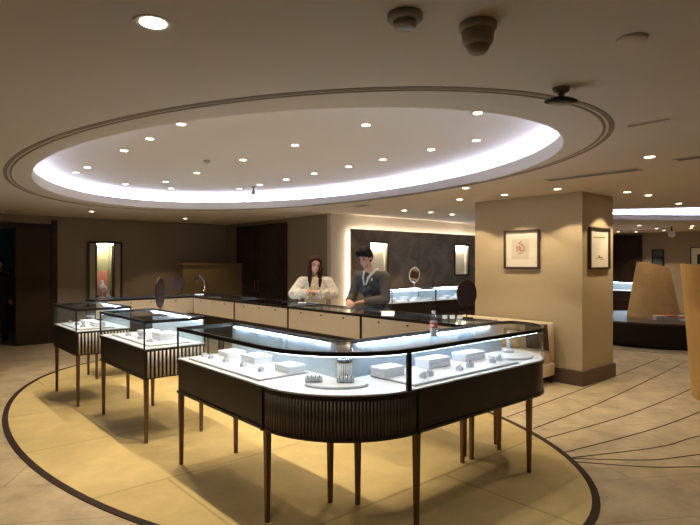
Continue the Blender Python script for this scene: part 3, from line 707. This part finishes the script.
# ---------------- pictures, sofa ----------------
def picture(label, loc, rz, w, h, art):
    t = thing('framed_picture', label, 'picture', loc, rz)     # faces -y
    bm = B(); f = .028
    for e in ((-w/2, -w/2+f, -h/2, h/2), (w/2-f, w/2, -h/2, h/2), (-w/2+f, w/2-f, h/2-f, h/2), (-w/2+f, w/2-f, -h/2, -h/2+f)): box(bm, e[0], e[1], -.035, 0, e[2], e[3], .003)
    link('frame', bm, M['pictureframe'], t)
    bm = B(); box(bm, -w/2+f, w/2-f, -.012, -.002, -h/2+f, h/2-f); link('mat_board', bm, M['paper'], t)
    art(t); return t
def art_a(t):
    bm = B(); box(bm, -.16, .12, -.0135, -.012, -.13, .15); sh = link('print', bm, mat('print paper', (.66, .62, .50), .8), t)
    rnd = random.Random(3); bm = B()
    for k in range(26):
        a = rnd.uniform(0, 6.28); r = rnd.uniform(0, .07); x, z = -.02+r*math.cos(a), .02+1.3*r*math.sin(a); s = rnd.uniform(.008, .02)
        prism_pts = [(x+s*math.cos(q), z+s*.8*math.sin(q)) for q in [j*PI/3 for j in range(6)]]
        bm.faces.new([bm.verts.new((px, -.0137-k*.00003, pz)) for px, pz in prism_pts])
    link('pink_flowers', bm, mat('pink ink', (.60, .24, .19), .8), sh)
    bm = B()
    for k in range(5): tube(bm, [(-.02, -.0142, -.07), (-.05+.03*k, -.0142, 0), (-.07+.035*k, -.0142, .07)], .0015, 4)
    link('stems', bm, mat('grey ink', (.28, .27, .22), .8), sh)
def art_b(t):
    bm = B(); box(bm, -.18, .18, -.0135, -.012, .14, .158); link('print_band', bm, mat('ochre ink', (.45, .36, .12), .8), t)
    bm = B(); box(bm, -.05, .1, -.0135, -.012, -.13, -.115); box(bm, -.02, .02, -.0135, -.012, -.115, -.095); box(bm, -.1, -.06, -.0135, -.012, -.14, -.13); box(bm, .04, .14, -.0135, -.012, -.15, -.142)
    link('print_boat', bm, mat('sepia ink', (.25, .16, .08), .8), t)
picture('square framed pink flower drawing on the left pillar face', (6.85, 4.17, 1.785), -PI/2, .56, .55, art_a)
picture('framed ivory landscape on the right pillar face', (7.31, 3.30, 1.79), 0, .60, .56, art_b)
t = thing('wall_shelf', 'small dark framed panel on the far wall right of the dark opening', 'panel', (18, 6.3, 1.75), -PI/2)
bm = B(); 
for e in ((-.17, -.14, -.25, .25), (.14, .17, -.25, .25), (-.14, .14, .22, .25), (-.14, .14, -.25, -.22), (-.14, .14, -.015, .015)): box(bm, e[0], e[1], -.05, 0, e[2], e[3])
link('frame', bm, M['frame'], t)
bm = B(); box(bm, -.14, .14, -.01, 0, -.22, .22); link('backing', bm, M['blueroom'], t)
def art_c(t):
    bm = B(); box(bm, -.3, .3, -.014, -.012, -.18, .1); link('photo', bm, M['black'], t)
picture('pale framed picture with dark photo at the right edge of the far wall', (18, 4.95, 1.74), -PI/2, .95, .62, art_c)
# sofa against the pillar's left face
t = thing('sofa', 'cream two seat sofa against the pillar behind the L shaped case', 'sofa', (6.815, 4.35, 0), -PI/2)   # local -y faces room; local x 
bm = B(); box(bm, -.72, .72, -.44, -.04, .10, .27, .02); link('base', bm, M['sofa'], t, True)
for x in (-.355, .355):
    bm = B(); box(bm, x-.34, x+.34, -.45, -.12, .27, .42, .035); link('seat_cushion', bm, M['sofa'], t, True)
bm = B(); box(bm, -.72, .70, -.10, -.01, .27, .80, .03); link('backrest', bm, M['sofa'], t, True)
for x in (-.76,):
    bm = B(); prof = [(-.46, .10), (-.01, .10), (-.01, .80), (-.12, .80), (-.40, .60), (-.46, .55)]
    lo = [bm.verts.new((x, a, b)) for a, b in prof]; hi = [bm.verts.new((x+.06, a, b)) for a, b in prof]
    for i in range(6): bm.faces.new([lo[i], lo[(i+1) % 6], hi[(i+1) % 6], hi[i]])
    bm.faces.new(lo); bm.faces.new(hi); bmesh.ops.bevel(bm, geom=bm.edges[:], offset=.012, segments=2, affect='EDGES')
    link('armrest', bm, M['sofa'], t, True)
for x in (-.68, .68):
    for y in (-.40, -.07):
        bm = B(); tube(bm, [(x, y, 0), (x, y, .11)], [.012, .018]); link('leg', bm, M['frame'], t, True)
def pillow(label, loc, rot, m, s=.38):
    bm = B(); n = 12
    g = {}
    for sd in (-1, 1):
        for i in range(n+1):
            for j in range(n+1):
                u, v = i/n*2-1, j/n*2-1; th = .07*((1-u**4)*(1-v**4))**.5
                k = 1-.06*(u*u*v*v)*0; px = u*s/2*(1-.06*(1-v*v)); pz = v*s/2*(1-.06*(1-u*u))
                g[sd, i, j] = bm.verts.new((px, sd*th, pz))
        for i in range(n):
            for j in range(n): bm.faces.new([g[sd, i, j], g[sd, i+1, j], g[sd, i+1, j+1], g[sd, i, j+1]])
    o = link('cushion', bm, m, None, True, loc); o.rotation_euler = rot; tag(o, label, 'cushion'); return o
pillow('brown patterned cushion leaning against the back at the open end of the cream sofa', (6.60, 3.80, .615), (.12, 0, -PI/2-.1), M['cushion'], .36)
pillow('light cream cushion on the sofa beside the brown one', (6.59, 4.22, .615), (.12, 0, -PI/2), M['sofa'])

# ---------------- right side display island ----------------
bm = B(); lathe(bm, [(0, 0), (1.40, 0), (1.40, .06), (1.45, .07), (1.45, .44), (1.47, .445), (1.47, .465), (0, .465)], 72)
t = thing('round_plinth', 'low dark round plinth right of the pillar', 'plinth', (*PL, 0))
link('plinth_body', bm, M['dark'], t, True)
for p in t.children[0].data.polygons: p.use_smooth = abs(p.normal.z) < .5
bm = B(); lathe(bm, [(0, .465), (1.44, .465), (1.44, .475), (0, .475)], 72); link('plinth_top', bm, mat('dark brown top', (.06, .045, .035), .3), t)
def shell(name, label, loc, rz, r0, r1, h, arc0, arc1, th=.05, slope=0.0):
    bm = B(); n = 40; m_ = 12; g = {}
    for s, off in ((0, 0), (1, th)):
        for i in range(n+1):
            a = math.radians(arc0+(arc1-arc0)*i/n)
            for j in range(m_+1):
                f = j/m_; r = r0+(r1-r0)*f-off; hh = h-slope*(i/n)**2
                g[s, i, j] = bm.verts.new((r*math.cos(a), r*math.sin(a), hh*f))
    for s in (0, 1):
        for i in range(n):
            for j in range(m_): bm.faces.new([g[s, i, j], g[s, i+1, j], g[s, i+1, j+1], g[s, i, j+1]])
    for i in range(n):
        for j in (0, m_): bm.faces.new([g[0, i, j], g[0, i+1, j], g[1, i+1, j], g[1, i, j]])
    for j in range(m_):
        for i in (0, n): bm.faces.new([g[0, i, j], g[0, i, j+1], g[1, i, j+1], g[1, i, j]])
    o = link(name, bm, M['gold'], None, True, loc); o.rotation_euler[2] = rz; tag(o, label, 'screen')
    md = o.modifiers.new('edges', 'EDGE_SPLIT'); return o
# cam-frame helper for orientation: V turns local x to camera right
shell('curved_screen', 'tall tapering gold curved screen standing on the dark round plinth', (12.12, 4.34, .4755), V, .50, .31, 1.14, 165, 335, .04, .20)
shell('curved_screen', 'nearer gold curved screen standing on the floor at the right edge', (7.57, 1.64, 0), V, .60, .72, 1.58, 100, 290, .05)
for i, (x, y) in enumerate([(11.52, 4.02), (11.70, 3.90), (11.90, 3.72), (11.66, 3.62)]):
    t = thing('gift_box', ('leftmost', 'second from left', 'rightmost', 'front')[i]+' small ivory box with red lid on the round plinth', 'box', (x, y, .4755), V+.3*i)
    bm = B(); box(bm, -.09, .09, -.065, .065, 0, .06, .004); link('box_base', bm, M['plastic'], t)
    bm = B(); box(bm, -.092, .092, -.067, .067, .06, .085, .004); link('lid', bm, M['red'] if i % 2 else M['paper'], t)
# pendant cluster far right
t = thing('ceiling_spotlight', 'small white twin spotlight hanging from the far ceiling at right', 'spotlight', (15.2, 5.0, CEIL))
bm = B(); tube(bm, [(0, 0, 0), (0, 0, -.15)], .015); link('stem', bm, M['frame'], t)
for s in (-1, 1):
    bm = B(); ball(bm, (s*.08, 0, -.2), (.06, .06, .08)); link('lamp_head', bm, M['plastic'], t, True)

# ---------------- people ----------------
def capsule(bm, a, b, ra, rb, n=14, k=6, sy=1):
    a, b = Vector(a), Vector(b)
    tube(bm, [a.lerp(b, i/k) for i in range(k+1)], [ra+(rb-ra)*i/k for i in range(k+1)], n)
    ball(bm, a, ra, n); ball(bm, b, rb, n)
def person(label, loc, rz, H, J, skin, hairm, top, topm, sleevem, female, head_rot, extra=None):
    """faces local -y. J: joints"""
    t = thing('person', label, 'person', loc, rz)
    hc = Vector(J['head']); R = Matrix.Rotation(head_rot[2], 3, 'Z') @ Matrix.Rotation(head_rot[0], 3, 'X') @ Matrix.Rotation(head_rot[1], 3, 'Y')
    def hd(v): return hc+R @ Vector(v)
    bm = B()
    ball(bm, hd((0, .008, .025)), (.074, .092, .092), 24, R); ball(bm, hd((0, -.022, -.045)), (.056, .062, .066), 20, R); ball(bm, hd((0, -.052, -.092)), (.026, .024, .02), 12, R)
    tube(bm, [hd((0, -.082, .015)), hd((0, -.098, -.018)), hd((0, -.084, -.03))], [.007, .014, .009], 8); ball(bm, hd((0, -.096, -.022)), .013, 8)
    for s in (-1, 1):
        ball(bm, hd((s*.076, .012, -.008)), (.012, .02, .032), 10, R)
        ball(bm, hd((s*.017, -.09, -.026)), .008, 8)
    nk = Vector(J['neck']); capsule(bm, hd((0, .02, -.07)), nk, .046, .052)
    ch, wa, hp = Vector(J['chest']), Vector(J['waist']), Vector(J['hip'])
    k = .92 if female else 1.05
    for c, r in ((ch, (.165*k, .105*k, .15)), (wa, (.135*k, .095*k, .14)), (hp, (.165, .115, .12)), (ch+Vector((0, 0, .08)), (.15*k, .08, .09))): ball(bm, c, r, 24)
    capsule(bm, ch, hp, .09, .1)
    for s, S_ in ((-1, 'R'), (1, 'L')):
        sh, el, wr = [Vector(v) for v in J['arm'+S_]]
        capsule(bm, ch+Vector((0, 0, .1)), sh, .05, .052); capsule(bm, sh, el, .05*k, .039*k); capsule(bm, el, wr, .038*k, .025*k)
        d = Vector(J['hand'+S_]).normalized(); side = d.cross(Vector((0, 0, 1))).normalized(); up = side.cross(d).normalized()
        pc = wr+d*.05
        for q in (-.5, 0, .5): capsule(bm, wr+side*q*.03, wr+d*.075+side*q*.055, .015, .0135, 10, 3)
        for f in range(4):
            b0 = wr+d*.078+side*(f-1.5)*.021; ln = (.062, .072, .068, .054)[f]
            m1 = b0+d*ln*.55-up*.006; m2 = m1+d*ln*.32-up*.022; m3 = m2+d*ln*.12-up*.022
            capsule(bm, b0-d*.02, m1, .0095, .009, 8, 3); capsule(bm, m1, m2, .009, .0082, 8, 2); capsule(bm, m2, m3, .0082, .0072, 8, 2)
        inn = side*(1 if (side.x*-s) > 0 else -1)
        capsule(bm, wr+d*.02+inn*.015, wr+d*.055+inn*.045-up*.008, .013, .0105, 8, 3); capsule(bm, wr+d*.055+inn*.045-up*.008, wr+d*.088+inn*.048-up*.018, .0105, .0085, 8, 3)
        x = s*.09; kn = hp+Vector((s*.01+x*.2, -.02, 0)); kn = Vector((hp.x+x*1.05, hp.y-.03, .27*H)); an = Vector((hp.x+x*1.1, hp.y+.02, .05*H))
        capsule(bm, hp+Vector((x, 0, -.03)), kn, .085, .055); capsule(bm, kn, an, .054, .036); capsule(bm, an+Vector((0, 0, -.035)), an+Vector((0, -.14, -.045)), .036, .028)
    link('body', bm, skin, t, True); remesh(t.children[-1], .0062)
    # face
    for s in (-1, 1):
        bm = B(); ball(bm, hd((s*.031, -.080, .008)), (.013, .008, .0075), 12, R); link('eye', bm, M['eyes'], t, True)
        bm = B(); tube(bm, [hd((s*.016, -.089, .025)), hd((s*.032, -.086, .031)), hd((s*.047, -.074, .026))], [.003, .0035, .002], 6); link('eyebrow', bm, hairm, t, True)
    bm = B(); tube(bm, [hd((-.022, -.079, -.052)), hd((-.008, -.090, -.056)), hd((.008, -.090, -.056)), hd((.022, -.079, -.052))], [.002, .0065, .0065, .002], 8); link('mouth', bm, M['lips'], t, True)
    # hair
    bm = B()
    ball(bm, hd((0, .022 if female else .012, .058)), (.087, .095, .080), 24, R); ball(bm, hd((0, .045, .0)), (.084, .075, .09), 20, R)
    for s in (-1, 1): tube(bm, [hd((s*.02, -.06, .105)), hd((s*.06, -.055, .07)), hd((s*.078, -.025, .02))], [.02, .022, .018], 10)
    if female:
        for s in (-1, 1):
            for q in range(4):
                a = hd((s*(.064-.006*q), -.03+.035*q, .03)); b_ = a+Vector((s*.012, -.012, -.14)); c_ = Vector((a.x+s*.005, ch.y-.11+.06*q, ch.z+.02+.0*q)); 
                tube(bm, [a, a.lerp(b_, .5)+Vector((s*.01, 0, 0)), b_, b_.lerp(c_, .5), c_], [.024, .027, .029, .026, .012], 12)
        ball(bm, hd((0, .06, -.08)), (.08, .05, .12), 16)
    else:
        for q in range(5): ball(bm, hd((-.05+.025*q, -.055, .095)), (.024, .024, .018), 10)
        for s in (-1, 1): ball(bm, hd((s*.072, .02, .02)), (.016, .04, .04), 10, R)
    link('hair', bm, hairm, t, True); remesh(t.children[-1], .008)
    # clothes
    e = .027 if female else .014
    bm = B()
    for c, r in ((ch, (.175*k+e*.6, .105*k+e, .16)), (wa, (.14*k+e, .095*k+e, .15)), (hp+Vector((0, 0, .03)), (.168+e, .118+e*.7, .10)), (ch+Vector((0, .01, .075)), (.16*k+e*.5, .08+e*.6, .095))): ball(bm, c, r, 24)
    capsule(bm, ch, hp+Vector((0, 0, .03)), .12, .13)
    if female: tube(bm, [ch+Vector((.075*math.sin(a), .02-.075*math.cos(a)+.01, .17-.03*math.cos(a))) for a in [j*.4+.6 for j in range(14)]], .028, 12)
    j = link('jacket', bm, topm, t, True)
    for s, S_ in ((-1, 'R'), (1, 'L')):
        sh, el, wr = [Vector(v) for v in J['arm'+S_]]
        bm2 = B(); capsule(bm2, ch+Vector((s*.06, 0, .09)), sh, .07, .058+e); capsule(bm2, sh, el, .054+e, .046+e); capsule(bm2, el, wr+(el-wr).normalized()*.02, .045+e, .032+e*.8)
        link('sleeve', bm2, sleevem, j, True); remesh(j.children[-1], .010)
        if female:
            n_ = j.children[-1]
    remesh(j, .012)
    if extra: extra(t, J, j)
    bm = B(); ball(bm, hp, (.178, .13, .125), 20)
    for s in (-1, 1):
        x = s*.09; kn = Vector((hp.x+x*1.05, hp.y-.03, .27*H)); an = Vector((hp.x+x*1.1, hp.y+.02, .06*H))
        capsule(bm, hp+Vector((x, 0, -.03)), kn, .097, .07); capsule(bm, kn, an, .069, .056)
    link('trousers', bm, M['trousers'], t, True); remesh(t.children[-1], .014)
    for s in (-1, 1):
        an = Vector((hp.x+s*.099, hp.y+.02, 0)); bm = B(); tube(bm, [an+Vector((0, .06, .04)), an+Vector((0, 0, .045)), an+Vector((0, -.10, .036)), an+Vector((0, -.18, .03))], [.035, .042, .040, .026], 14)
        for v in bm.verts: v.co.z = max(v.co.z, .0)
        link('shoe', bm, M['shoe'], t, True)
    return t
# woman: leans on the counter with both forearms
Hw = 1.62
Jw = dict(hip=(0, .06, .90), waist=(0, .04, 1.08), chest=(0, 0, 1.25), neck=(0, -.01, 1.40), head=(0, -.035, 1.56),
          armR=((-.175, 0, 1.325), (-.28, -.08, 1.175), (-.06, -.21, 1.19)), handR=(.75, -.3, .35),
          armL=((.175, 0, 1.325), (.27, -.06, 1.175), (.07, -.23, 1.18)), handL=(-.75, -.3, .4))
def wextra(t, J, j):
    bm = B(); ball(bm, (0, -.085, 1.27), (.05, .065, .13), 16); ball(bm, (0, -.06, 1.36), (.055, .05, .05), 14); link('blouse', bm, M['blouse'], t, True)
    rnd = random.Random(5)
    for s in (-1, 1):
        bm = B()
        for k in range(60):
            f = rnd.random(); S_ = 'R' if s < 0 else 'L'; sh, el, wr = [Vector(v) for v in J['arm'+S_]]
            p = sh.lerp(el, f*1.6) if f < .62 else el.lerp(wr, (f-.62)/.42)
            a = Vector((rnd.uniform(-1, 1), rnd.uniform(-1, 1), rnd.uniform(-.6, 1))).normalized()
            ball(bm, p+a*.062, rnd.uniform(.018, .028), 8)
        link('fleece_tufts', bm, M['fluff'], j, True)
    bm = B(); tube(bm, [(-.13, -.14, 1.16), (-.05, -.16, 1.22), (.03, -.17, 1.18)], [.028, .02, .02], 10); link('dark_trim', bm, M['hair'], j, True)
person('woman with long dark hair in ivory fleece jacket leaning on the glass counter', (4.47, 5.87, 0), math.radians(-46), Hw, Jw, M['skin'], M['hair'], None, M['fluff'], M['fluff'], True, (math.radians(6), math.radians(5), math.radians(24)), wextra)
# man: head bowed to the counter
Hm = 1.76
Jm = dict(hip=(0, .12, .95), waist=(0, .08, 1.14), chest=(0, -.01, 1.34), neck=(0, -.065, 1.50), head=(0, -.14, 1.66),
          armR=((-.19, -.01, 1.43), (-.23, -.10, 1.17), (-.10, -.32, 1.15)), handR=(.55, -.6, -.1),
          armL=((.19, -.01, 1.43), (.23, -.04, 1.17), (.10, -.28, 1.15)), handL=(-.6, -.5, -.1))
def mextra(t, J, j):
    bm = B()
    for s in (-1, 1):
        tube(bm, [(s*.075, .03, 1.52), (s*.07, -.06, 1.49), (s*.035, -.12, 1.42), (s*.012, -.142, 1.33)], [.018, .018, .016, .008], 10)
    link('collar', bm, M['collar'], j, True)
    bm = B(); ball(bm, (0, -.09, 1.40), (.04, .05, .10), 14); link('shirt', bm, M['trousers'], t, True)
    bm = B()
    for z in (1.10, 1.2, 1.3): ball(bm, (.06, -.14, z), (.03, .012, .022), 10)
    link('jacket_patch', bm, M['sleeve'], j, True)
    bm = B(); ball(bm, (.085, -.118, 1.40), (.012, .008, .02), 8); link('badge', bm, M['collar'], j, True)
person('man with short black hair in navy jacket looking down at the counter', (4.49, 4.76, 0), math.radians(-80), Hm, Jm, M['skin2'], M['hairb'], None, M['jacket'], M['sleeve'], False, (math.radians(24), 0, math.radians(8)), mextra)
# dim figure in the left doorway
Jd = dict(hip=(0, .0, .92), waist=(0, 0, 1.1), chest=(0, 0, 1.28), neck=(0, -.01, 1.44), head=(0, -.02, 1.58),
          armR=((-.19, 0, 1.38), (-.25, .02, 1.12), (-.24, -.1, .90)), handR=(0, -.3, -1),
          armL=((.19, 0, 1.38), (.25, .02, 1.12), (.24, -.1, .90)), handL=(0, -.3, -1))
person('dim dark clothed figure standing in the doorway at the left edge', (1.78, 12.75, 0), math.radians(-20), 1.7, Jd, M['skin2'], M['hairb'], None, M['trousers'], M['trousers'], False, (0, 0, 0))
l = bpy.data.lights.new('corridor_lamp', 'POINT'); l.energy = 1.2; l.color = (.6, .8, 1); l.shadow_soft_size = .1
t = thing('corridor_lamp', 'unseen lamp in the dim room behind the left doorway', 'ceiling light', (.5, 13.4, 2.45))
bm = B(); lathe(bm, [(0, 0), (.08, 0), (.08, .02), (0, .02)], 16); link('shade', bm, M['trimw'], t)
lo = bpy.data.objects.new('corridor_beam', l); C.objects.link(lo); lo.parent = t; lo.location = (0, 0, -.15)
